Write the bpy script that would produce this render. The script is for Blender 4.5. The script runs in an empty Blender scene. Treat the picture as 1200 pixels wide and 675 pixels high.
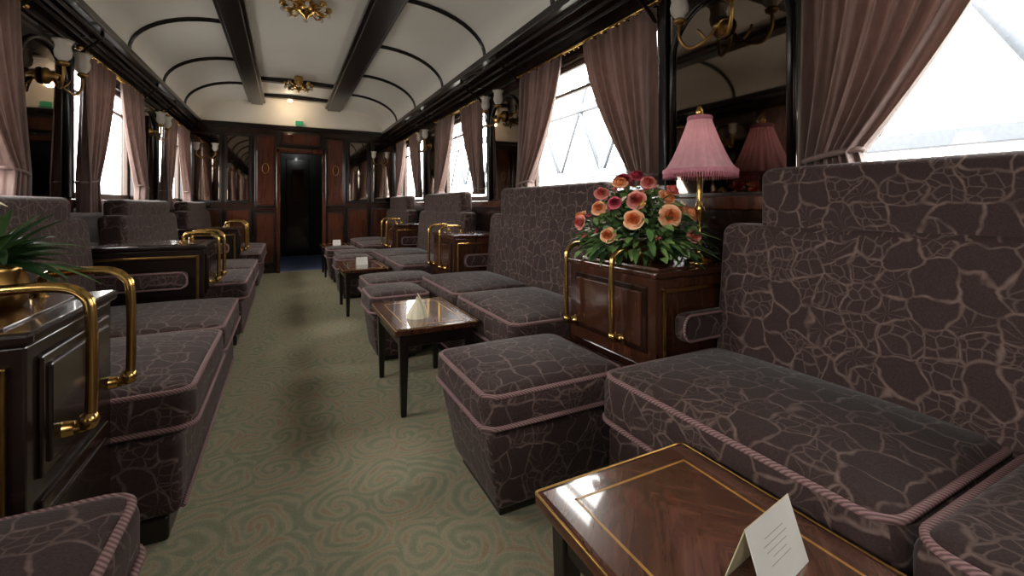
import bpy, bmesh, math, random
from math import sin, cos, pi, tan, sqrt
from mathutils import Vector, Quaternion, Matrix
random.seed(7)
S = bpy.context.scene
S.view_settings.view_transform = 'Standard'

def C(r,g,b):
    f=lambda v:(v/255/12.92) if v/255<=.04045 else ((v/255+.055)/1.055)**2.4
    return (f(r),f(g),f(b),1)

# ------------------------------------------------------------ materials
class NT:
    def __init__(s,name):
        s.m=bpy.data.materials.new(name); s.m.use_nodes=True
        s.t=s.m.node_tree; s.n=s.t.nodes; s.p=s.n['Principled BSDF']; s.out=s.n['Material Output']
    def new(s,typ,**kw):
        x=s.n.new(typ)
        for k,v in kw.items(): setattr(x,k,v)
        return x
    def l(s,a,b): s.t.links.new(a,b)
    def coord(s,scale=(1,1,1),kind='Object'):
        tc=s.new('ShaderNodeTexCoord'); mp=s.new('ShaderNodeMapping'); mp.inputs['Scale'].default_value=scale
        s.l(tc.outputs[kind],mp.inputs['Vector']); return mp.outputs['Vector']
    def noise(s,vec,scale,detail=3,rough=.5,dist=0):
        x=s.new('ShaderNodeTexNoise'); x.inputs['Scale'].default_value=scale; x.inputs['Detail'].default_value=detail
        x.inputs['Roughness'].default_value=rough; x.inputs['Distortion'].default_value=dist
        s.l(vec,x.inputs['Vector']); return x
    def ramp(s,fac,stops):
        r=s.new('ShaderNodeValToRGB'); e=r.color_ramp.elements
        while len(e)<len(stops): e.new(.5)
        for el,(p,c) in zip(e,stops): el.position=p; el.color=c
        s.l(fac,r.inputs['Fac']); return r.outputs['Color']
    def mix(s,fac,a,b,bt='MIX'):
        m=s.new('ShaderNodeMix',data_type='RGBA',blend_type=bt)
        for v,i in ((fac,0),(a,6),(b,7)):
            if hasattr(v,'links'): s.l(v,m.inputs[i])
            else: m.inputs[i].default_value=v
        return m.outputs[2]
    def math(s,op,a,b=0):
        m=s.new('ShaderNodeMath',operation=op)
        for v,i in ((a,0),(b,1)):
            if hasattr(v,'links'): s.l(v,m.inputs[i])
            else: m.inputs[i].default_value=v
        return m.outputs[0]
    def warp(s,v,scale,amp,detail=2):
        d=s.noise(v,scale,detail); c=s.new('ShaderNodeVectorMath',operation='SUBTRACT'); s.l(d.outputs['Color'],c.inputs[0]); c.inputs[1].default_value=(.5,.5,.5)
        off=s.new('ShaderNodeVectorMath',operation='SCALE'); off.inputs['Scale'].default_value=amp
        s.l(c.outputs[0],off.inputs[0]); ad=s.new('ShaderNodeVectorMath',operation='ADD'); s.l(v,ad.inputs[0]); s.l(off.outputs[0],ad.inputs[1]); return ad.outputs[0]
    def bump(s,h,strength,dist=.01):
        b=s.new('ShaderNodeBump'); b.inputs['Strength'].default_value=strength; b.inputs['Distance'].default_value=dist
        s.l(h,b.inputs['Height']); s.l(b.outputs[0],s.p.inputs['Normal'])
    def set(s,**kw):
        for k,v in kw.items():
            k=k.replace('_',' ')
            if k in s.p.inputs: s.p.inputs[k].default_value=v
        return s

def simple(name,c,rough=.5,metal=0,var=.12,vs=30,**kw):
    n=NT(name); v=n.coord(); no=n.noise(v,vs,3)
    a=tuple(x*(1-var) for x in c[:3])+(1,); b=tuple(min(1,x*(1+var)) for x in c[:3])+(1,)
    n.l(n.ramp(no.outputs['Fac'],[(.3,a),(.7,b)]),n.p.inputs['Base Color'])
    n.set(Roughness=rough,Metallic=metal,**kw); return n.m

def wood(name,dark,lite,rough=.2,scale=(14,14,1.6),coat=.4):
    n=NT(name); v=n.coord(scale); no=n.noise(v,1.6,6,.6,1.2)
    v2=n.coord((2,2,1)); n2=n.noise(v2,2.5,2)
    c=n.ramp(no.outputs['Fac'],[(.3,dark),(.72,lite)])
    c=n.mix(n.math('MULTIPLY',n2.outputs['Fac'],.6),c,dark)
    n.l(c,n.p.inputs['Base Color'])
    n.set(Roughness=rough,Coat_Weight=coat,Coat_Roughness=.06); return n.m

def upholstery():
    n=NT('upholstery_velvet'); v=n.coord(kind='UV')
    wv=n.warp(v,11,.07,1); wv=n.warp(wv,36,.013,1)
    SC=13.5
    def vor(sc,rnd=.7,feat='DISTANCE_TO_EDGE'):
        x=n.new('ShaderNodeTexVoronoi',feature=feat,voronoi_dimensions='2D'); x.inputs['Scale'].default_value=sc; x.inputs['Randomness'].default_value=rnd
        n.l(wv,x.inputs['Vector']); return x
    k1=(1,1,1,1); k0=(0,0,0,1)
    big=n.ramp(vor(SC).outputs['Distance'],[(0,k1),(.022,(.8,.8,.8,1)),(.065,k0)])
    f1=vor(SC,.7,'F1')
    sub=n.new('ShaderNodeVectorMath',operation='SUBTRACT'); n.l(wv,sub.inputs[0]); n.l(f1.outputs['Position'],sub.inputs[1])
    sp=n.new('ShaderNodeSeparateXYZ'); n.l(sub.outputs[0],sp.inputs[0])
    ang=n.math('ARCTAN2',sp.outputs[1],sp.outputs[0])
    rad=n.math('SINE',n.math('MULTIPLY',ang,8))
    rad=n.ramp(rad,[(.75,k0),(1,(.34,.34,.34,1))])
    spc=n.new('ShaderNodeSeparateColor'); n.l(f1.outputs['Color'],spc.inputs[0])
    cellm=n.ramp(spc.outputs[0],[(.64,k0),(.70,k1)])
    rad=n.mix(1.0,rad,cellm,'MULTIPLY')
    sm=n.ramp(vor(34).outputs['Distance'],[(0,(.55,.55,.55,1)),(.04,(.32,.32,.32,1)),(.1,k0)])
    cellm2=n.ramp(spc.outputs[1],[(.58,k0),(.64,k1)])
    sm=n.mix(1.0,sm,cellm2,'MULTIPLY')
    mk2=n.ramp(n.noise(v,26,3).outputs['Fac'],[(.34,(.28,.28,.28,1)),(.62,k1)])
    tot=n.mix(1.0,n.mix(1.0,n.mix(1.0,big,mk2,'MULTIPLY'),rad,'LIGHTEN'),sm,'LIGHTEN')
    fine=n.noise(n.coord(),240,2)
    blot=n.noise(v,12,2)
    base=n.ramp(fine.outputs['Fac'],[(.3,C(54,40,38)),(.7,C(70,54,51))])
    base=n.mix(n.math('MULTIPLY',blot.outputs['Fac'],.6),base,C(44,33,31))
    c=n.mix(n.math('MULTIPLY',tot,.52),base,C(150,126,117))
    n.l(c,n.p.inputs['Base Color']); n.set(Roughness=.8,Sheen_Weight=.15,Sheen_Roughness=.35,Specular_IOR_Level=.2)
    n.bump(fine.outputs['Fac'],.2,.004); return n.m

def piping():
    n=NT('mauve_rope_piping'); v=n.coord()
    w=n.new('ShaderNodeTexWave',bands_direction='DIAGONAL'); w.inputs['Scale'].default_value=60
    n.l(v,w.inputs['Vector'])
    n.l(n.ramp(w.outputs['Fac'],[(.2,C(98,70,70)),(.8,C(150,118,116))]),n.p.inputs['Base Color'])
    n.set(Roughness=.7); return n.m

def carpet():
    n=NT('scroll_carpet'); v=n.coord()
    wv=n.warp(v,5,.13,1)
    x=n.new('ShaderNodeTexVoronoi',voronoi_dimensions='2D'); x.inputs['Scale'].default_value=5.5; n.l(wv,x.inputs['Vector'])
    sub=n.new('ShaderNodeVectorMath',operation='SUBTRACT'); n.l(wv,sub.inputs[0]); n.l(x.outputs['Position'],sub.inputs[1])
    sp=n.new('ShaderNodeSeparateXYZ'); n.l(sub.outputs[0],sp.inputs[0])
    ang=n.math('ARCTAN2',sp.outputs[1],sp.outputs[0])
    s=n.math('SINE',n.math('ADD',n.math('MULTIPLY',x.outputs['Distance'],26),n.math('MULTIPLY',ang,2)))
    br=n.noise(n.warp(v,10,.05),12,1)
    s2=n.math('ADD',s,n.math('MULTIPLY',n.math('SUBTRACT',br.outputs['Fac'],.5),4))
    c=n.ramp(n.math('ADD',n.math('MULTIPLY',s2,.3),.5),[(.15,C(144,148,124)),(.45,C(160,161,137)),(.62,C(178,166,142)),(.95,C(168,146,120))])
    big=n.noise(v,1.6,2); c=n.mix(n.math('MULTIPLY',big.outputs['Fac'],.3),c,C(160,156,134))
    f=n.noise(v,260,2); c=n.mix(.25,c,n.ramp(f.outputs['Fac'],[(.3,C(90,86,74)),(.7,C(190,182,158))]),'OVERLAY')
    n.l(c,n.p.inputs['Base Color']); n.set(Roughness=.95,Specular_IOR_Level=.1); n.bump(f.outputs['Fac'],.4,.005); return n.m

def veneer():
    n=NT('burl_veneer'); tc=n.new('ShaderNodeTexCoord'); sp=n.new('ShaderNodeSeparateXYZ'); n.l(tc.outputs['Object'],sp.inputs[0])
    ax=n.math('ABSOLUTE',sp.outputs[0]); ay=n.math('ABSOLUTE',sp.outputs[1])
    cmb=n.new('ShaderNodeCombineXYZ'); n.l(n.math('MULTIPLY',n.math('ADD',ax,ay),30),cmb.inputs[0]); n.l(n.math('MULTIPLY',n.math('SUBTRACT',ax,ay),3),cmb.inputs[1])
    no=n.noise(cmb.outputs[0],1.5,5,.6,.8)
    n.l(n.ramp(no.outputs['Fac'],[(.3,C(66,40,30)),(.5,C(86,55,41)),(.75,C(106,72,56))]),n.p.inputs['Base Color'])
    n.set(Roughness=.25,Coat_Weight=1.0,Coat_Roughness=.05); return n.m

def fabric_curtain():
    n=NT('rose_brown_curtain'); v=n.coord((1,1,.15)); no=n.noise(v,60,2)
    c=n.ramp(no.outputs['Fac'],[(.3,C(98,77,71)),(.7,C(120,96,89))])
    n.l(c,n.p.inputs['Base Color']); n.set(Roughness=.5,Sheen_Weight=.15,Specular_IOR_Level=.4)
    tr=n.new('ShaderNodeBsdfTranslucent'); tr.inputs['Color'].default_value=C(128,94,82)
    mx=n.new('ShaderNodeMixShader'); mx.inputs[0].default_value=.07
    n.l(n.p.outputs[0],mx.inputs[1]); n.l(tr.outputs[0],mx.inputs[2]); n.l(mx.outputs[0],n.out.inputs['Surface']); return n.m

def shade_mat():
    n=NT('pink_pleated_silk'); v=n.coord(); no=n.noise(v,40,2)
    n.l(n.ramp(no.outputs['Fac'],[(.3,C(224,166,174)),(.7,C(238,186,194))]),n.p.inputs['Base Color']); n.set(Roughness=.6)
    tr=n.new('ShaderNodeBsdfTranslucent'); tr.inputs['Color'].default_value=C(240,186,194)
    mx=n.new('ShaderNodeMixShader'); mx.inputs[0].default_value=.3
    n.l(n.p.outputs[0],mx.inputs[1]); n.l(tr.outputs[0],mx.inputs[2]); n.l(mx.outputs[0],n.out.inputs['Surface']); return n.m

def glass_mat():
    n=NT('window_glass'); tr=n.new('ShaderNodeBsdfTransparent'); gl=n.new('ShaderNodeBsdfGlossy'); gl.inputs['Roughness'].default_value=.02
    mx=n.new('ShaderNodeMixShader'); mx.inputs[0].default_value=.06
    n.l(tr.outputs[0],mx.inputs[1]); n.l(gl.outputs[0],mx.inputs[2]); n.l(mx.outputs[0],n.out.inputs['Surface']); return n.m

def emis(name,c,s):
    n=NT(name); n.set(Emission_Color=c,Emission_Strength=s,Base_Color=c); return n.m

UPH=upholstery(); PIP=piping(); CARP=carpet(); VEN=veneer(); CUR=fabric_curtain(); SHADE=shade_mat(); GLASS=glass_mat()
MAH=wood('mahogany_dark',C(20,11,8),C(54,28,18))
MAHR=wood('mahogany_red',C(44,21,13),C(100,52,32),.18)
MAHC=wood('mahogany_console',C(40,21,13),C(88,50,33),.2)
MAHD=wood('mahogany_smoked',C(20,13,10),C(42,26,19),.25)
MAHB=wood('ebony_trim',C(12,8,7),C(28,17,13),.3,coat=.2)
BRASS=simple('polished_brass',C(200,162,96),.22,1,.06)
BRASSD=simple('aged_brass',C(160,124,70),.3,1,.2)
INLAY=simple('gold_inlay',C(170,124,58),.3,0,.1)
CEIL=simple('cream_ceiling',C(230,226,216),.55,0,.02,3)
MIRR=simple('smoked_mirror',C(132,120,110),.03,1,.02)
WHITE=simple('white_paper',C(232,230,222),.6,0,.02)
CREAM=simple('cream_paper',C(222,212,172),.6,0,.03)
INK=simple('grey_ink',C(168,160,150),.7)
NAP=simple('linen_napkin',C(240,232,205),.8,0,.05,80)
LEAF=simple('leaf_green',C(74,106,54),.5,0,.4,30)
LEAF2=simple('leaf_light_green',C(120,150,86),.5,0,.3,30)
LEAFD=simple('leaf_dark_green',C(40,68,36),.45,0,.35,30)
FOR=(simple('petal_apricot',C(246,192,150),.6,0,.1,50),simple('petal_apricot_mid',C(240,164,110),.6,0,.1,50),simple('petal_apricot_heart',C(226,130,74),.6,0,.1,50))
FPK=(simple('petal_coral',C(238,160,146),.6,0,.1,50),simple('petal_coral_mid',C(226,124,112),.6,0,.1,50),simple('petal_coral_heart',C(204,88,80),.6,0,.1,50))
FRD=(simple('petal_rose',C(206,92,108),.6,0,.1,50),simple('petal_rose_mid',C(184,60,80),.6,0,.1,50),simple('petal_rose_heart',C(150,36,58),.6,0,.1,50))
FRS=FRD[1]
FWH=simple('petal_white',C(236,228,206),.55,0,.06,50)
FYE=simple('petal_yellow',C(226,196,70),.55,0,.1,50)
MILK=simple('milk_glass',C(206,198,186),.25,0,.03)
FRINGE=simple('rose_fringe',C(190,120,134),.7,0,.2,90)
PAINT=simple('window_frame_paint',C(78,62,52),.35,0,.1)
STEEL=simple('canopy_steel',C(84,90,98),.6,0,.08)
CONC=simple('platform_concrete',C(150,148,142),.9,0,.1,2)
BLACK=simple('dark_bracket_metal',C(26,21,19),.35,.5)
GREEN=emis('exit_sign_green',C(40,140,95),.3)
BULB=emis('warm_bulb',C(255,214,160),2)
BLUEC=simple('blue_runner',C(90,104,140),.95,0,.2,60)
LAMPG=emis('corridor_lamp_glass',C(225,235,225),1.2)

# ------------------------------------------------------------ mesh builder
class MB:
    def __init__(s,name): s.name=name; s.v=[]; s.f=[]; s.mi=[]; s.sm=[]; s.mats=[]
    def add(s,vs,fs,mat,smooth=True):
        if mat not in s.mats: s.mats.append(mat)
        k=s.mats.index(mat); o=len(s.v); s.v+= [tuple(v) for v in vs]
        for f in fs: s.f.append([i+o for i in f]); s.mi.append(k); s.sm.append(smooth)
    def build(s):
        xs=[v[0] for v in s.v]; ys=[v[1] for v in s.v]; zs=[v[2] for v in s.v]
        c=Vector(((min(xs)+max(xs))/2,(min(ys)+max(ys))/2,(min(zs)+max(zs))/2))
        me=bpy.data.meshes.new(s.name); me.from_pydata([tuple(Vector(v)-c) for v in s.v],[],s.f)
        for m in s.mats: me.materials.append(m)
        me.polygons.foreach_set('material_index',s.mi); me.polygons.foreach_set('use_smooth',s.sm)
        bm=bmesh.new(); bm.from_mesh(me); bmesh.ops.recalc_face_normals(bm,faces=bm.faces)
        if UPH in s.mats:      # planar UVs (metres) by dominant face direction
            uv=bm.loops.layers.uv.new('UVMap')
            for f in bm.faces:
                n=f.normal; a=max(range(3),key=lambda i:abs(n[i])*(1.15 if i==2 else 1))
                i,j=((1,2),(0,2),(0,1))[a]
                for l in f.loops:
                    w=l.vert.co+c; l[uv].uv=(w[i]+.37*a,w[j]+.21*a)
        bm.to_mesh(me); bm.free()
        o=bpy.data.objects.new(s.name,me); o.location=c; S.collection.objects.link(o); return o

def axis(h,r,seg,inner):
    a=[h-r+r*tan(pi/4*i/seg) for i in range(seg+1)]
    mid=[-(h-r)+2*(h-r)*i/inner for i in range(1,inner)]
    return [-x for x in reversed(a)]+mid+a
def rbox(mb,x0,x1,y0,y1,z0,z1,mat,r=.004,seg=1,inner=1,fn=None,smooth=None):
    x0,x1=min(x0,x1),max(x0,x1); y0,y1=min(y0,y1),max(y0,y1); z0,z1=min(z0,z1),max(z0,z1)
    c=((x0+x1)/2,(y0+y1)/2,(z0+z1)/2); h=((x1-x0)/2,(y1-y0)/2,(z1-z0)/2); r=min(r,min(h)*.98)
    A=[axis(h[i],r,seg,inner) for i in range(3)]
    vs=[]; fs=[]; idx={}
    def vid(p):
        k=(round(p[0],6),round(p[1],6),round(p[2],6))
        if k in idx: return idx[k]
        q=[max(-(h[i]-r),min(h[i]-r,p[i])) for i in range(3)]
        d=[p[i]-q[i] for i in range(3)]; L=sqrt(sum(t*t for t in d))
        w=[q[i]+(d[i]/L*r if L>1e-9 else 0) for i in range(3)]
        u=[w[i]/h[i] for i in range(3)]
        w=[w[i]+c[i] for i in range(3)]
        if fn: w=fn(w,u)
        idx[k]=len(vs); vs.append(w); return idx[k]
    for ax in range(3):
        b,cc=(ax+1)%3,(ax+2)%3
        for sg in (-1,1):
            for i in range(len(A[b])-1):
                for j in range(len(A[cc])-1):
                    q=[]
                    for (ii,jj) in ((i,j),(i+1,j),(i+1,j+1),(i,j+1)):
                        p=[0,0,0]; p[ax]=sg*h[ax]; p[b]=A[b][ii]; p[cc]=A[cc][jj]; q.append(vid(p))
                    if len(set(q))>=3: fs.append(q)
    mb.add(vs,fs,mat,(r>.012) if smooth is None else smooth)
def tube(mb,pts,r,mat,closed=False,n=8):
    P=[Vector(p) for p in pts]; N=len(P); R=r if isinstance(r,(list,tuple)) else [r]*N
    T=[]
    for i in range(N):
        a=P[(i-1)%N] if (closed or i>0) else P[i]; b=P[(i+1)%N] if (closed or i<N-1) else P[i]
        t=(b-a); T.append(t.normalized() if t.length>1e-9 else Vector((0,0,1)))
    ref=Vector((0,0,1)) if abs(T[0].z)<.9 else Vector((1,0,0))
    nrm=(ref-T[0]*ref.dot(T[0])).normalized(); vs=[];fs=[]
    for i in range(N):
        nrm=(nrm-T[i]*nrm.dot(T[i])).normalized(); b=T[i].cross(nrm)
        for k in range(n):
            a=2*pi*k/n; vs.append(P[i]+(nrm*cos(a)+b*sin(a))*R[i])
    for i in range(N if closed else N-1):
        j=(i+1)%N
        for k in range(n): fs.append([i*n+k,i*n+(k+1)%n,j*n+(k+1)%n,j*n+k])
    if not closed: fs+= [list(range(n)),list(range((N-1)*n,N*n))]
    mb.add(vs,fs,mat)
def smoothpath(pts,k=5,closed=False):
    P=[Vector(p) for p in pts]; out=[]; N=len(P)
    for i in range(N-1):
        p0=P[max(i-1,0)];p1=P[i];p2=P[i+1];p3=P[min(i+2,N-1)]
        for j in range(k):
            t=j/k; out.append(.5*((2*p1)+(p2-p0)*t+(2*p0-5*p1+4*p2-p3)*t*t+(3*p1-p0-3*p2+p3)*t**3))
    out.append(P[-1]); return out
def lathe(mb,prof,c,mat,n=24,rot=None,flute=0,nf=0,cap=True):
    vs=[];fs=[];c=Vector(c)
    for (r,z) in prof:
        for k in range(n):
            a=2*pi*k/n; rr=r*(1+flute*cos(a*nf)); v=Vector((rr*cos(a),rr*sin(a),z))
            if rot: v=rot@v
            vs.append(c+v)
    for i in range(len(prof)-1):
        for k in range(n): fs.append([i*n+k,i*n+(k+1)%n,(i+1)*n+(k+1)%n,(i+1)*n+k])
    if cap: fs+=[list(range(n)),list(range((len(prof)-1)*n,len(prof)*n))]
    mb.add(vs,fs,mat)
def grid(mb,f,nu,nv,mat,smooth=True):
    vs=[f(i/nu,j/nv) for i in range(nu+1) for j in range(nv+1)]
    fs=[[i*(nv+1)+j,(i+1)*(nv+1)+j,(i+1)*(nv+1)+j+1,i*(nv+1)+j+1] for i in range(nu) for j in range(nv)]
    mb.add(vs,fs,mat,smooth)
def rrect(x0,x1,y0,y1,r,z,k=5):
    x0,x1=min(x0,x1),max(x0,x1); pts=[]
    for cx,cy,a0 in ((x1-r,y1-r,0),(x0+r,y1-r,pi/2),(x0+r,y0+r,pi),(x1-r,y0+r,3*pi/2)):
        for i in range(k+1):
            a=a0+pi/2*i/k; pts.append((cx+r*cos(a),cy+r*sin(a),z))
    return pts

# ------------------------------------------------------------ dimensions
L,R=-1.15,1.58; Y0,Y1=-2.6,7.0
VL,VR=-1.0,1.33
SILL,HEAD=.99,1.84
WC=[-1.8,.2,2.2,4.2,6.2]; WH=.63

m=MB('floor'); rbox(m,L-.1,R+.1,Y0-.1,Y1+.1,-.08,0,CARP,.001); m.build()
def sidewall(name,x,sgn):
    m=MB(name); xo=x+sgn*.09
    rbox(m,x,xo,Y0,Y1,0,SILL,MAH,.001); rbox(m,x,xo,Y0,Y1,HEAD,2.12,MAH,.001)
    e=[Y0]+[q for w in WC for q in (w-WH,w+WH)]+[Y1]
    for i in range(0,len(e),2): rbox(m,x,xo,e[i],e[i+1],SILL,HEAD,MAH,.001)
    return m.build()
sidewall('wall_left',L,-1); sidewall('wall_right',R,1)
prof=[(L-.09,2.05),(VL,2.05)]
for i in range(0,13):
    t=pi/2*i/12; prof.append((-.44-( -.44-VL)*cos(t), 2.06+.31*sin(t)))
prof+=[(-.35,2.38),(-.26,2.40),(.13,2.415),(.52,2.40),(.63,2.38)]
for i in range(0,13):
    t=pi/2*(1-i/12); prof.append((.74+(VR-.74)*cos(t), 2.06+.31*sin(t)))
prof+=[(VR,2.05),(R+.09,2.05)]
m=MB('ceiling'); n=len(prof); vs=[(p[0],y,p[1]) for y in (Y0-.05,Y1+.05) for p in prof]
m.add(vs,[[i,i+1,n+i+1,n+i] for i in range(n-1)],CEIL,True)
rbox(m,L-.09,VL+.0,Y0,Y1,2.035,2.05,MAH,.001); rbox(m,VR,R+.09,Y0,Y1,2.035,2.05,MAH,.001)
m.build()
m=MB('trim_1')
for a,b in ((-.45,-.25),(.51,.75)):
    rbox(m,a,b,Y0,Y1,2.345,2.385,MAHB,.008); w=(b-a)
    rbox(m,a+.03,b-.03,Y0,Y1,2.32,2.35,MAHB,.006)
for x in (VL,VR):
    rbox(m,x-.025,x+.025,Y0,Y1,2.01,2.06,MAHB,.008)
ribY=[-1.9,-.9,.1,1.1,2.1,3.05,4.05,5.05,6.0]
for y in ribY:
    tube(m,[(-.44-(-.44-VL)*cos(pi/2*i/12),y,2.055+.305*sin(pi/2*i/12)) for i in range(13)],.018,MAHB,n=6)
    tube(m,[(.74+(VR-.74)*cos(pi/2*i/12),y,2.055+.305*sin(pi/2*i/12)) for i in range(13)],.018,MAHB,n=6)
for y in (1.9,5.75,6.6,-2): rbox(m,-.26,.52,y,y+.09,2.36,2.41,MAHB,.006)
m.build()
# end wall
dx0,dx1=-.07,.47; DH=1.68
m=MB('wall_end')
rbox(m,L-.09,dx0,Y1,Y1+.08,0,2.05,MAH,.001); rbox(m,dx1,R+.09,Y1,Y1+.08,0,2.05,MAH,.001)
rbox(m,dx0,dx1,Y1,Y1+.08,DH,2.05,MAH,.001); rbox(m,L,R,Y1,Y1+.08,2.05,2.45,CEIL,.001)
rbox(m,VL,VR,Y1-.03,Y1,2.0,2.06,MAHB,.008)
def panel(m,xa,xb,za,zb,mat,y=Y1):
    rbox(m,xa,xb,y-.02,y,za,zb,MAHB,.006); rbox(m,xa+.025,xb-.025,y-.028,y-.018,za+.025,zb-.025,mat,.004)
for xa,xb in ((-1.08,-.76),(-.72,-.42),(.82,1.12),(1.16,1.5)):
    panel(m,xa,xb,.98,1.9,MIRR); panel(m,xa,xb,.12,.9,MAHR)
for xa,xb in ((-.38,-.12),(.52,.78)):
    panel(m,xa,xb,.12,.85,MAHR); panel(m,xa,xb,.92,1.92,MAHR)
    cx=(xa+xb)/2
    tube(m,[(cx+.04*cos(2*pi*i/16),Y1-.03,1.45+.07*sin(2*pi*i/16)) for i in range(16)],.003,BRASSD,True,6)
panel(m,dx0+.02,dx1-.02,1.78,1.97,MAHR)
m.build()
m=MB('wall_back'); rbox(m,L-.09,R+.09,Y0-.08,Y0,0,2.45,MAH,.001); m.build()
m=MB('door_1')
for xa,xb in ((dx0-.05,dx0),(dx1,dx1+.05)): rbox(m,xa,xb,Y1-.045,Y1-.001,0,DH+.05,MAHR,.008)
rbox(m,dx0-.05,dx1+.05,Y1-.045,Y1-.001,DH,DH+.06,MAHR,.008)
m.build()
m=MB('wall_vestibule')
rbox(m,-.5,-.42,Y1+.1,Y1+2.2,0,2.1,MAHB,.001); rbox(m,.82,.9,Y1+.1,Y1+2.2,0,2.1,MAHB,.001)
rbox(m,-.5,.9,Y1+2.2,Y1+2.28,0,2.1,MAHB,.001); rbox(m,-.5,.9,Y1+.1,Y1+2.28,2.1,2.16,MAHB,.001)
rbox(m,-.5,.9,Y1+.1,Y1+2.28,-.08,0,BLUEC,.001)
rbox(m,.0,.4,Y1+2.16,Y1+2.2,.02,1.8,MAH,.01); rbox(m,.1,.3,Y1+2.14,Y1+2.17,1.0,1.6,MIRR,.01)
m.build()
m=MB('corridor_ceiling_light'); rbox(m,-.1,.5,Y1+.5,Y1+.7,2.03,2.1,LAMPG,.02,3); m.build()
m=MB('exit_sign'); rbox(m,.12,.22,Y1-.07,Y1-.035,2.07,2.13,GREEN,.004); m.build()
m=MB('door_ceiling_lamp'); lathe(m,[(.001,-.045),(.03,-.035),(.04,-.01),(.045,.0)],(.05,Y1-.3,2.38),BULB); lathe(m,[(.065,0),(.07,.01),(.065,.02)],(.05,Y1-.3,2.38),BRASS); m.build()

for nm,x,s in (('trim_2',L,1),('trim_3',R,-1)):
    m=MB(nm)
    rbox(m,x,x+s*.022,Y0,Y1,.93,.985,MAHR,.008,2)
    rbox(m,x,x+s*.02,Y0,Y1,1.90,1.94,MAHB,.008,2)
    rbox(m,x,x+s*.02,Y0,Y1,.02,.14,MAHB,.005)
    e=[-.8,1.2,3.2,5.2,6.93]
    for c in e:
        h=.34 if c<6 else .06
        for yy in (c-h,c+h-.05): rbox(m,x,x+s*.03,yy,yy+.05,.985,1.90,MAHB,.008)
    m.build()
def mirror(name,x,s,c):
    m=MB(name); a,b=c-.285,c+.285
    rbox(m,x,x+s*.012,a,b,1.0,1.88,MIRR,.001)
    arch=[(x+s*.018,a+.02,1.0)]+[(x+s*.018,c-.265*cos(pi*i/16),1.62+.2*sin(pi*i/16)) for i in range(17)]+[(x+s*.018,b-.02,1.0)]
    tube(m,arch,.012,MAHB,False,6)
    grid(m,lambda u,v:(x+s*.014,c-.265*cos(pi*u),(1.62+.2*sin(pi*u))*(1-v)+1.885*v),16,2,MAH)
    m.build()
def sconce(x,s,c,z=1.6):
    m=MB('wall_sconce'); x0=x+s*.02
    q=Quaternion((0,1,0),s*pi/2)
    lathe(m,[(.045,0),(.042,.012),(.025,.02),(.02,.035),(.008,.05)],(x0,c,z),BRASSD,16,q)
    for d in (-1,1):
        pts=smoothpath([(x0+s*.03,c,z),(x0+s*.06,c+d*.03,z-.05),(x0+s*.09,c+d*.09,z-.07),(x0+s*.11,c+d*.12,z-.02),(x0+s*.11,c+d*.12,z+.04)],5)
        tube(m,pts,.007,BRASSD,n=8)
        tube(m,smoothpath([(x0+s*.06,c+d*.03,z-.05),(x0+s*.08,c+d*.05,z-.01),(x0+s*.06,c+d*.07,z+.0)],4),.005,BRASSD,n=6)
        b=(x0+s*.11,c+d*.12,z+.04)
        lathe(m,[(.006,-.01),(.022,0),(.026,.012),(.014,.02)],b,BRASSD,16)
        lathe(m,[(.016,.02),(.032,.04),(.036,.065),(.03,.09),(.034,.11),(.045,.125),(.042,.124),(.03,.108),(.026,.09),(.03,.065)],b,MILK,24,None,.06,8,False)
    m.build()
for c in (-.8,1.2,3.2,5.2):
    for x,s in ((L,1),(R,-1)):
        mirror('wall_mirror',x,s,c); sconce(x,s,c,1.63 if s>0 else 1.66)
for x in (-.92,1.28):
    m=MB('wall_sconce')
    for d in (-1,1):
        tube(m,smoothpath([(x,Y1-.03,1.6),(x+d*.05,Y1-.07,1.56),(x+d*.1,Y1-.1,1.6),(x+d*.1,Y1-.1,1.65)],4),.008,BRASSD)
        lathe(m,[(.016,0),(.034,.03),(.03,.07),(.045,.1)],(x+d*.1,Y1-.1,1.65),MILK,16,None,0,0,False)
    m.build()
for x,s in ((L,1),(R,-1)):
    m=MB('luggage_rack'); f=abs((VL if s>0 else VR)-x)
    for k in (.3,.6,.98): tube(m,[(x+s*f*k,Y0+.02,1.965),(x+s*f*k,Y1-.04,1.965)],.009,BLACK,n=6)
    for c in (-1.2,-.45,.85,1.55,2.85,3.55,4.85,5.55,6.9):
        tube(m,smoothpath([(x+s*.03,c,1.8),(x+s*f*.4,c,1.87),(x+s*f*.98,c,1.965),(x+s*f*.98,c,2.03)],4),.009,BLACK,n=6)
        tube(m,[(x+s*.015,c,1.965),(x+s*f*.98,c,1.965)],.008,BLACK,n=6)
    m.build()
wn=0
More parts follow.
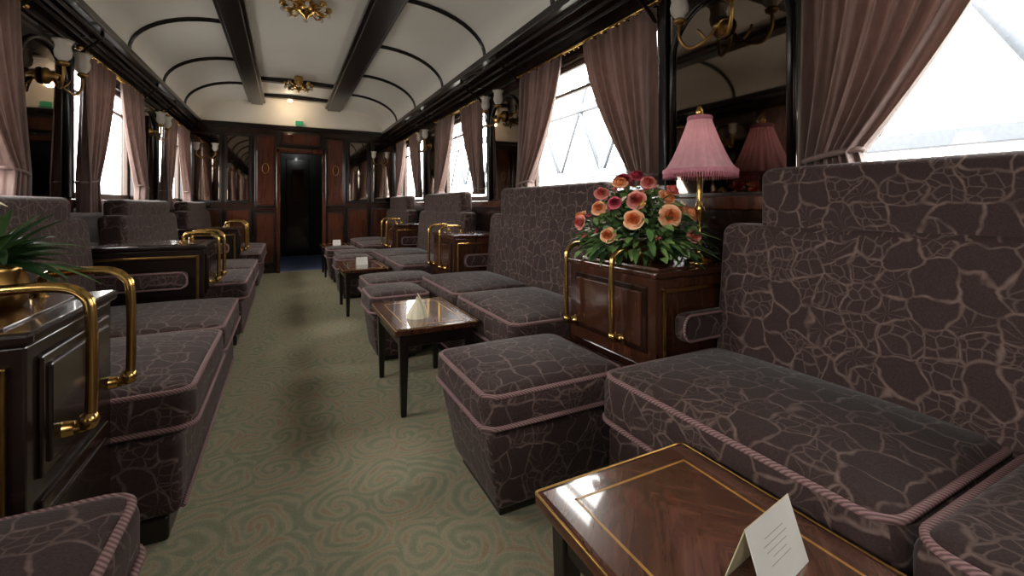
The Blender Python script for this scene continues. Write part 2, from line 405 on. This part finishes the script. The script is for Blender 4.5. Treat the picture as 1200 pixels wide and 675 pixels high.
for x,s in ((L,1),(R,-1)):
    for c in WC:
        wn+=1; m=MB('window_%d'%wn); a,b=c-WH,c+WH; xo=x-s*.05
        for (ya,yb,za,zb) in ((a,a+.04,SILL,HEAD),(b-.04,b,SILL,HEAD),(a,b,SILL,SILL+.04),(a,b,HEAD-.03,HEAD),(a,b,1.66,1.68)):
            rbox(m,xo-.015,xo+.015,ya,yb,za,zb,PAINT,.005)
        rbox(m,xo-.002,xo+.002,a+.03,b-.03,SILL+.03,HEAD-.02,GLASS,.0005)
        m.build()
        m=MB('curtain_rod'); xr=x+s*.06
        tube(m,[(xr,a-.06,1.885),(xr,b+.06,1.885)],.009,BRASS,n=8)
        for yy in (a-.06,b+.06): lathe(m,[(.001,-.018),(.014,-.01),(.016,0),(.014,.01),(.001,.018)],(xr,yy,1.885),BRASS,12)
        for yy in (a-.04,b+.04): tube(m,[(x,yy,1.885),(xr,yy,1.885)],.006,BRASS,n=6)
        for i in range(26):
            yy=a+ (b-a)*(i+.5)/26
            tube(m,[(xr+.014*cos(2*pi*k/8),yy,1.88+.014*sin(2*pi*k/8)) for k in range(8)],.0025,BRASS,True,4)
        m.build()
        for d in (-1,1):
            m=MB('curtain'); yo=c+d*(WH+.03); ph=random.random()*6; W0=.55; H=.83 if s<0 else .97; zt=.93 if s<0 else .8
            def cf(u,v):
                z=1.872-v*H
                if v<zt: g=(v/zt); w=.15+(W0-.15)*(1-g**1.5)
                else: g=(v-zt)/(1-zt); w=.15+.03*g
                amp=.018+.015*(1-(w-.15)/(W0-.15))
                fold=sin(u*2*pi*6.5+ph+.9*sin(3*u+ph)+.5*v) + .4*sin(u*2*pi*15+ph*2)
                return (xr+fold*amp, yo-d*u*w, z)
            grid(m,cf,90,26,CUR)
            zz=1.872-zt*H
            tube(m,[(xr+.042*cos(t),yo-d*(.075+.085*sin(t)),zz+.015*sin(t)) for t in [2*pi*k/20 for k in range(20)]],.009,CUR,True,6)
            m.build()

# ------------------------------------------------------------ furniture
def crown(k):
    def fn(w,u):
        if u[2]>0: w[2]+=k*(1-abs(u[0])**2.5)*(1-abs(u[1])**2.5)*max(0,u[2])
        return w
    return fn
def cushion(m,x0,x1,y0,y1,z0,z1,k=.028,r=.045):
    x0,x1=min(x0,x1),max(x0,x1)
    rbox(m,x0,x1,y0,y1,z0,z1,UPH,r,4,8,crown(k))
    for z in (z1-r*.28,z0+r*.6):
        i=r*.22 if z>z0+r else .0
        tube(m,rrect(x0+i-.002,x1-i+.002,y0+i,y1-i,r*1.1,z),.008,PIP,True,6)
def sofa(xf,s,D,y0,y1,ztop,zs=.455):
    m=MB('sofa'); X=lambda u:xf+s*u
    rbox(m,X(.06),X(D),y0+.01,y1-.01,.0,.07,MAHB,.008)
    rbox(m,X(.03),X(D),y0,y1,.07,.29,UPH,.025,3)
    ym=(y0+y1)/2
    tube(m,[(X(.028),y0+.02,.085),(X(.028),y1-.02,.085)],.007,PIP,n=6)
    for a,b in ((y0,ym-.003),(ym+.003,y1)): cushion(m,X(0),X(D-.15),a,b,.29,zs)
    T=.14
    def lean(w,u):
        t=(w[2]-.4)/.5; w[0]+= s*(-.045*(1-t))
        w[0]-= s*.015*(1-u[1]**2)*(1-u[2]**2)
        return w
    rbox(m,X(D-T),X(D),y0,y1,.3,.885,UPH,.04,4,8,lean)
    rbox(m,X(D-T+.02),X(D+.0),y0+.13,y1-.13,.84,ztop,UPH,.035,4,8)
    m.build()
def ottoman(x0,x1,y0,y1,z=.41):
    m=MB('ottoman')
    def tap(w,u):
        k=(1-(w[2]/.28)); cx=(x0+x1)/2; cy=(y0+y1)/2
        w[0]=cx+(w[0]-cx)*(1-.22*k); w[1]=cy+(w[1]-cy)*(1-.18*k); return w
    rbox(m,x0+.015,x1-.015,y0+.015,y1-.015,.035,.285,UPH,.025,3,2,tap)
    rbox(m,x0+.08,x1-.08,y0+.08,y1-.08,0,.04,MAHB,.006)
    cushion(m,x0,x1,y0,y1,.285,z,.024,.045)
    m.build()
def console(xf,s,xw,y0,y1,rails,ztop=.73,zm=.465):
    m=MB('console_cabinet'); W=abs(xw-xf); X=lambda u:xf+s*u
    A,B=(MAHC,MAH) if s>0 else (MAHD,MAH)
    rbox(m,X(.02),X(W),y0+.02,y1-.02,0,.06,MAHB,.004)
    rbox(m,X(0),X(W),y0,y1,.06,ztop-.03,A,.005)
    rbox(m,X(-.012),X(W),y0-.01,y1+.01,ztop-.03,ztop-.005,A,.008,2)
    rbox(m,X(.04),X(W-.05),y0+.03,y1-.03,ztop-.006,ztop,VEN if s>0 else MAHC,.002)
    rbox(m,X(-.008),X(0.001),y0+.04,y1-.04,.12,.40,B,.006); rbox(m,X(-.014),X(-.004),y0+.07,y1-.07,.15,.37,A,.006)
    rbox(m,X(-.008),X(0.001),y0+.04,y1-.04,.44,ztop-.06,B,.006); rbox(m,X(-.014),X(-.004),y0+.06,y1-.06,.46,ztop-.08,A,.006)
    for yy,d in ((y0,-1),(y1,1)):
        pts=[(X(.03),yy,.10),(X(.03),yy,ztop-.07),(X(W-.04),yy,ztop-.07)]
        for a,b in ((0,1),(1,2)):
            p,q=pts[a],pts[b]
            rbox(m,min(p[0],q[0])-.007,max(p[0],q[0])+.007,yy,yy+d*.012,p[2]-.007,q[2]+.007,BRASS if s>0 else BRASSD,.003)
        rbox(m,X(.07),X(W-.09),yy,yy+d*.06,ztop-.24,ztop-.145,UPH,.029,5,3)
        a0,a1=.07,W-.09
        tube(m,[(X((a0+.035 if cos(t)<0 else a1-.035)+.034*cos(t)),yy+d*.055,ztop-.1925+.043*sin(t)) for t in [2*pi*(k+.5)/24 for k in range(24)]],.005,PIP,True,6)
    for ry in rails:
        o=-.055
        pts=[(X(0),ry,zm),(X(o+.01),ry,zm),(X(o),ry,zm+.035),(X(o),ry,.72),(X(o+.012),ry,.765),(X(o+.05),ry,.785),(X(.08),ry,.785),(X(.108),ry,.775),(X(.118),ry,.75),(X(.118),ry,ztop-.01)]
        tube(m,smoothpath(pts,4),.0105,BRASS,n=10)
        q=Quaternion((0,1,0),-s*pi/2)
        lathe(m,[(.026,0),(.026,.006),(.016,.012),(.014,.03)],(X(0),ry,zm),BRASS,16,q)
        lathe(m,[(.02,0),(.02,.005),(.014,.01),(.013,.02)],(X(.118),ry,ztop-.005),BRASS,16)
        lathe(m,[(.001,-.02),(.014,-.014),(.018,0),(.014,.014),(.001,.02)],(X(o+.004),ry,zm+.01),BRASS,16)
    m.build()
def table(x0,x1,y0,y1,z=.40):
    m=MB('coffee_table')
    rbox(m,x0,x1,y0,y1,z-.028,z,MAHR,.007,3,1,smooth=True)
    rbox(m,x0+.012,x1-.012,y0+.012,y1-.012,z-.002,z+.0008,VEN,.0003)
    i=.055
    for a,b,c,d in ((x0+i,x1-i,y0+i,y0+i+.005),(x0+i,x1-i,y1-i-.005,y1-i),(x0+i,x0+i+.005,y0+i,y1-i),(x1-i-.005,x1-i,y0+i,y1-i)):
        rbox(m,a,b,c,d,z,z+.0014,INLAY,.0002)
    tube(m,rrect(x0+.001,x1-.001,y0+.001,y1-.001,.008,z-.002),.003,BRASSD,True,6)
    rbox(m,x0+.03,x1-.03,y0+.03,y1-.03,z-.09,z-.028,MAHB,.005)
    for lx in (x0+.045,x1-.045):
        for ly in (y0+.045,y1-.045):
            def tp(w,u,lx=lx,ly=ly):
                k=.55+.45*(w[2]/(z-.03)); w[0]=lx+(w[0]-lx)*k; w[1]=ly+(w[1]-ly)*k; return w
            rbox(m,lx-.022,lx+.022,ly-.022,ly+.022,0,z-.03,MAHB,.004,1,1,tp)
    m.build()

for a,b in ((-2.4,-.93),(-.4,1.075),(1.64,3.08),(3.64,5.08),(5.64,6.95)): sofa(.84,1,.68,a,b,1.07)
for a,b in ((-2.4,-.97),(-.45,1.06),(1.55,2.97),(3.5,4.97),(5.5,6.95)): sofa(-.235,-1,.79,a,b,.985,.43)
for a in (-.9,1.1,3.1,5.1): console(1.1,1,R-.04,a,a+.5,(a+.16,a+.45))
for a in (-.93,1.09,3.02,5.02): console(-.41,-1,L+.04,a,a+.43,(a+.11,a+.37),.73,.50)
for a in (1.14,3.14,5.14): ottoman(.5,1.02,a,a+.48)
for a in (2.68,4.68): ottoman(.44,.81,a,a+.40)
for a in (.14,1.95,3.95,): table(.425,.82,a,a+.60)
ottoman(.44,.81,5.75,6.15); table(.42,.80,6.25,6.8)

# ------------------------------------------------------------ small things
def lamp(x,y,z):
    m=MB('table_lamp')
    lathe(m,[(.055,0),(.056,.008),(.045,.016),(.02,.026),(.012,.05),(.02,.07),(.012,.09),(.009,.16),(.014,.19),(.02,.205),(.014,.22),(.009,.24),(.009,.34),(.016,.35),(.016,.37),(.006,.38),(.005,.545)],(x,y,z),BRASS,20)
    P=[]
    for i in range(11):
        t=i/10; P.append((.128-.088*(t**.72),.345+.195*t))
    lathe(m,P,(x,y,z),SHADE,144,None,.035,24,False)
    lathe(m,[(.044,.536),(.046,.545),(.042,.552)],(x,y,z),FRINGE,32,None,0,0,False)
    lathe(m,[(.131,.352),(.133,.345),(.131,.335)],(x,y,z),FRINGE,48,None,0,0,False)
    for k in range(90):
        a=2*pi*k/90; c=(x+.13*cos(a),y+.13*sin(a))
        tube(m,[(c[0],c[1],z+.34),(c[0],c[1],z+.318)],.0028,FRINGE,n=4)
    lathe(m,[(.004,.545),(.013,.555),(.016,.57),(.01,.585),(.003,.595)],(x,y,z),BRASS,12)
    m.build()
lamp(1.385,1.165,.73)

def leaf(m,p,d,Ln,w,mat,droop=.3,twist=0):
    p=Vector(p); d=Vector(d).normalized(); side=d.cross(Vector((0,0,1)))
    if side.length<.05: side=Vector((1,0,0))
    side.normalize(); up=side.cross(d)
    side=(side*cos(twist)+up*sin(twist)); up=side.cross(d)
    def f(u,v):
        ww=w*sin(pi*min(1,(u*.94+.03)))**.8; t=(v-.5)*2
        q=p+d*Ln*u+side*ww*t+up*abs(t)*ww*.35; q.z-=droop*Ln*u*u; return q
    grid(m,f,6,2,mat)
def rose(m,c,r,axis_,mats):
    c=Vector(c); q=Vector((0,0,1)).rotation_difference((Vector(axis_).normalized()+Vector((random.gauss(0,.18),random.gauss(0,.18),random.gauss(0,.18)))).normalized())
    for ring,(rr,nn,op,top) in enumerate(((.15,3,.0,.66),(.30,3,.03,.64),(.46,4,.10,.56),(.64,5,.28,.42),(.84,5,.6,.2),(.98,6,1.0,-.05))):
        mat=mats[2 if ring<2 else (1 if ring<4 else 0)]
        for k in range(nn):
            ph=2*pi*k/nn+ring*.9+random.random()*.6; tj=random.uniform(-.08,.08); wj=random.uniform(.9,1.15)
            def f(u,v):
                e=(v-.5)*2; a=ph+e*pi/nn*1.3*wj
                bulge=sin(min(1,u*1.2)*pi/2)
                rho=r*rr*(.25+.75*bulge)+r*(op*.28+.03)*max(0,u-.5)/.5*(1-.4*e*e)
                h=r*(-.5+(top+tj+.5)*u)-r*.26*e*e*u-r*op*.16*max(0,u-.75)/.25
                return c+q@Vector((rho*cos(a),rho*sin(a),h))
            grid(m,f,6,6,mat)
def filler(m,c,r,mat,n=7):
    for k in range(n):
        d=Vector((random.gauss(0,1),random.gauss(0,1),random.gauss(.4,.8))).normalized()
        leaf(m,c,d,r,r*.3,mat,.1,random.random()*2)
m=MB('flower_bouquet'); bc=Vector((1.255,1.355,.79))
lathe(m,[(.09,-.058),(.11,-.055),(.12,-.02),(.10,.02)],bc,BRASSD,24)
for i in range(1050):
    a=random.random()*2*pi; e=random.uniform(-.15,1.4)
    d=Vector((cos(a)*cos(e)*.95,sin(a)*cos(e)*1.15,sin(e)*.95))
    rad=random.uniform(.08,.215); p=bc+Vector((d.x*rad,d.y*rad,d.z*rad*1.05))
    leaf(m,p,d+Vector((random.gauss(0,.45),random.gauss(0,.45),random.gauss(.1,.35))),random.uniform(.035,.07),random.uniform(.008,.016),random.choice([LEAF,LEAF,LEAF2,LEAF2,LEAFD]),random.uniform(.2,.7),random.uniform(-.6,.6))
for i in range(60):
    a=random.random()*2*pi; d=Vector((cos(a),sin(a)*1.3,random.uniform(-.1,.4)))
    leaf(m,bc+d*.14,d,random.uniform(.08,.15),.012,random.choice([LEAF,LEAF2,LEAFD]),.3)
heads=[(-.15,-.14,.11,FOR,.032),(-.03,-.20,.12,FOR,.036),(.11,-.17,.13,FOR,.030),(-.18,.02,.15,FOR,.027),(-.09,-.09,.18,FPK,.032),
(-.11,.09,.21,FPK,.026),(.02,-.14,.19,FOR,.032),(.05,-.02,.24,FRD,.030),(-.04,.04,.26,FRD,.034),(.10,.05,.21,FPK,.028),(-.06,.16,.18,FRD,.026),
(.15,-.07,.15,FOR,.030),(-.20,.12,.09,FPK,.026),(-.20,-.06,.05,FOR,.026),(.03,.2,.16,FOR,.028),(.15,.13,.13,FRD,.028),(-.13,.21,.11,FOR,.028),
(-.01,-.07,.25,FPK,.026),(.07,-.22,.05,FPK,.024),(-.16,-.05,.17,FRD,.022),(.07,-.12,.22,FPK,.024),(.0,.0,.28,FRD,.026),(-.09,.0,.25,FOR,.026),(.17,.02,.08,FOR,.026)]
for hx,hy,hz,mt,r in heads:
    rose(m,bc+Vector((hx,hy,hz)),r*.96,(hx*1.2-.12,hy*1.2-.18,hz+.05),mt)
for i in range(50):
    a=random.random()*2*pi; e=random.uniform(0,1.3); p=bc+Vector((cos(a)*cos(e)*.21,sin(a)*cos(e)*.23,sin(e)*.25))
    filler(m,p,.014,random.choice([FWH,FYE,FRS,FWH,LEAF2]),6)
m.build()
m=MB('lily_arrangement'); lc=Vector((-.56,1.33,.73))
lathe(m,[(.05,0),(.06,.01),(.065,.05),(.055,.08),(.06,.09)],lc,BRASSD,24)
for i in range(90):
    a=random.random()*2*pi; e=random.uniform(-.1,1.2); d=Vector((cos(a)*cos(e),sin(a)*cos(e),sin(e)))
    leaf(m,lc+Vector((0,0,.09))+d*.02,d,random.uniform(.08,.17),random.uniform(.008,.015),random.choice([LEAF,LEAFD,LEAFD,LEAFD]),random.uniform(.1,.6),random.uniform(-.4,.4))
for k in range(3):
    c=lc+Vector((-.1+.03*k,.05*k-.1,.22))
    for j in range(6):
        a=j*pi/3; leaf(m,c,(cos(a),sin(a),.5),.08,.018,FWH,.5)
m.build()
def card(x,y,z,w,h,ang=0,sp=.035):
    m=MB('place_card'); R_=Matrix.Rotation(ang,3,'Z')
    def T(a,b,c): v=R_@Vector((a,b,0)); return (x+v.x,y+v.y,z+c)
    for sg,mt in ((-1,WHITE),(1,CREAM)):
        vs=[T(-w/2,sg*sp,.001),T(w/2,sg*sp,.001),T(w/2,0,h),T(-w/2,0,h)]
        vs+=[T(-w/2,sg*sp-.0012*sg,.0),T(w/2,sg*sp-.0012*sg,.0),T(w/2,-.0008*sg,h-.001),T(-w/2,-.0008*sg,h-.001)]
        m.add(vs,[[0,1,2,3],[7,6,5,4],[0,4,5,1],[1,5,6,2],[2,6,7,3],[3,7,4,0]],mt,False)
    for k,(a,b) in enumerate(((-.3,.3),(-.38,.36),(-.34,.3),(-.2,.24),(-.3,.33))):
        t0=.72-.09*k; t1=t0-.010
        P=lambda aa,t:T(aa*w*.7,-sp*(1-t)-.0006,h*t)
        m.add([P(a,t0),P(b,t0),P(b,t1),P(a,t1)],[[0,1,2,3]],INK,False)
    m.build()
card(.645,.42,.401,.135,.09,.15,.03)
card(.62,4.25,.401,.10,.07,.1,.02)
card(.62,6.5,.401,.10,.07,.1,.02)
m=MB('folded_napkin'); nc=Vector((.57,2.14,.401))
for k,(ang,h,w) in enumerate(((0,.12,.05),(1.1,.105,.045),(-1.1,.10,.045),(2.4,.09,.045),(-2.4,.09,.045))):
    def f(u,v):
        a=ang+(v-.5)*1.7; rr=w*(1-u**1.5)*(1+.08*sin(v*18))+.002
        return nc+Vector((rr*cos(a),rr*sin(a)*1,h*u))
    grid(m,f,10,14,NAP)
m.build()
def ceil_light(x,y,z,sc=1.0,top=2.41):
    m=MB('ceiling_light')
    lathe(m,[(.05*sc,top-z),(.06*sc,.05),(.05*sc,.03),(.07*sc,.015),(.075*sc,0),(.05*sc,-.03),(.02*sc,-.045),(.012*sc,-.06),(.001,-.07)],(x,y,z),BRASS,24)
    for k in range(8):
        a=2*pi*k/8; d=Vector((cos(a),sin(a),0)); c=Vector((x,y,z))
        tube(m,smoothpath([c+d*.06*sc,c+d*.10*sc+Vector((0,0,-.03)),c+d*.14*sc+Vector((0,0,-.01)),c+d*.15*sc+Vector((0,0,.02))],4),.008*sc,BRASS,n=6)
        leaf(m,c+d*.05*sc+Vector((0,0,.01)),d+Vector((0,0,.15)),.1*sc,.028*sc,BRASS,.3)
        lathe(m,[(.006,-.02),(.02*sc,-.012),(.024*sc,.0),(.02*sc,.016),(.008,.02)],c+d*.15*sc+Vector((0,0,.02)),BRASS,10)
        lathe(m,[(.008,.0),(.016*sc,-.012),(.017*sc,-.025),(.001,-.038)],c+d*.15*sc+Vector((0,0,.0)),MILK,10)
    m.build()
ceil_light(.13,3.5,2.345); ceil_light(.13,5.62,2.30,.9); ceil_light(.13,.9,2.345)

m=MB('platform_ground'); rbox(m,2.1,30,-20,30,-.35,-.15,CONC,.01); m.build()
m=MB('station_canopy')
for xx in (5.5,):
    for z in (1.5,2.9,4.3): rbox(m,xx,xx+.15,-14,16,z,z+.16,STEEL,.01)
    for i in range(20):
        y=-14+i*1.5
        tube(m,[(xx+.07,y,1.55),(xx+.07,y+1.5,4.35)],.05,STEEL,n=6); tube(m,[(xx+.07,y+1.5,1.55),(xx+.07,y,4.35)],.035,STEEL,n=6)
    for y in (-12,-6,0,6,12): rbox(m,xx-.05,xx+.2,y,y+.25,-.15,4.4,STEEL,.02)
m.build()

# ------------------------------------------------------------ lighting
w=bpy.data.worlds.new('overcast_sky'); S.world=w; w.use_nodes=True; t=w.node_tree
bg=t.nodes['Background']; tc=t.nodes.new('ShaderNodeTexCoord'); sp=t.nodes.new('ShaderNodeSeparateXYZ'); t.links.new(tc.outputs['Generated'],sp.inputs[0])
rp=t.nodes.new('ShaderNodeValToRGB'); e=rp.color_ramp.elements; e[0].position=.0; e[0].color=(.36,.35,.33,1); e[1].position=.08; e[1].color=(1,.975,.935,1)
t.links.new(sp.outputs[2],rp.inputs[0]); t.links.new(rp.outputs[0],bg.inputs['Color']); bg.inputs['Strength'].default_value=16
for x,s in ((L,1),(R,-1)):
    for c in WC:
        ld=bpy.data.lights.new('window_daylight','AREA'); ld.shape='RECTANGLE'; ld.size=WH*2; ld.size_y=HEAD-SILL
        ld.cycles.is_portal=True
        o=bpy.data.objects.new('window_daylight',ld); S.collection.objects.link(o)
        mt=Matrix(((0,0,-s,0),(s*-1,0,0,0),(0,1,0,0),(0,0,0,1)))
        mt.translation=Vector((x-s*.085,c,(SILL+HEAD)/2)); o.matrix_world=mt
def pt(name,loc,e,c,r=.03):
    ld=bpy.data.lights.new(name,'POINT'); ld.energy=e; ld.color=c; ld.shadow_soft_size=r
    o=bpy.data.objects.new(name,ld); o.location=loc; S.collection.objects.link(o)
pt('table_lamp_bulb',(1.385,1.165,1.19),.12,(1,.8,.65))
pt('door_lamp_bulb',(.05,Y1-.3,2.28),3,(1,.75,.5))
pt('corridor_bulb',(.2,Y1+.6,1.95),2.0,(.95,.95,.95))

cam=bpy.data.cameras.new('camera'); co=bpy.data.objects.new('camera',cam); S.collection.objects.link(co)
cam.sensor_width=36; cam.clip_start=.02
co.location=(0,0,.95); S.camera=co
cam.lens=520/1200*36; cam.shift_y=-97.5/1200; co.rotation_euler=(pi/2,0,-math.atan(265/520))
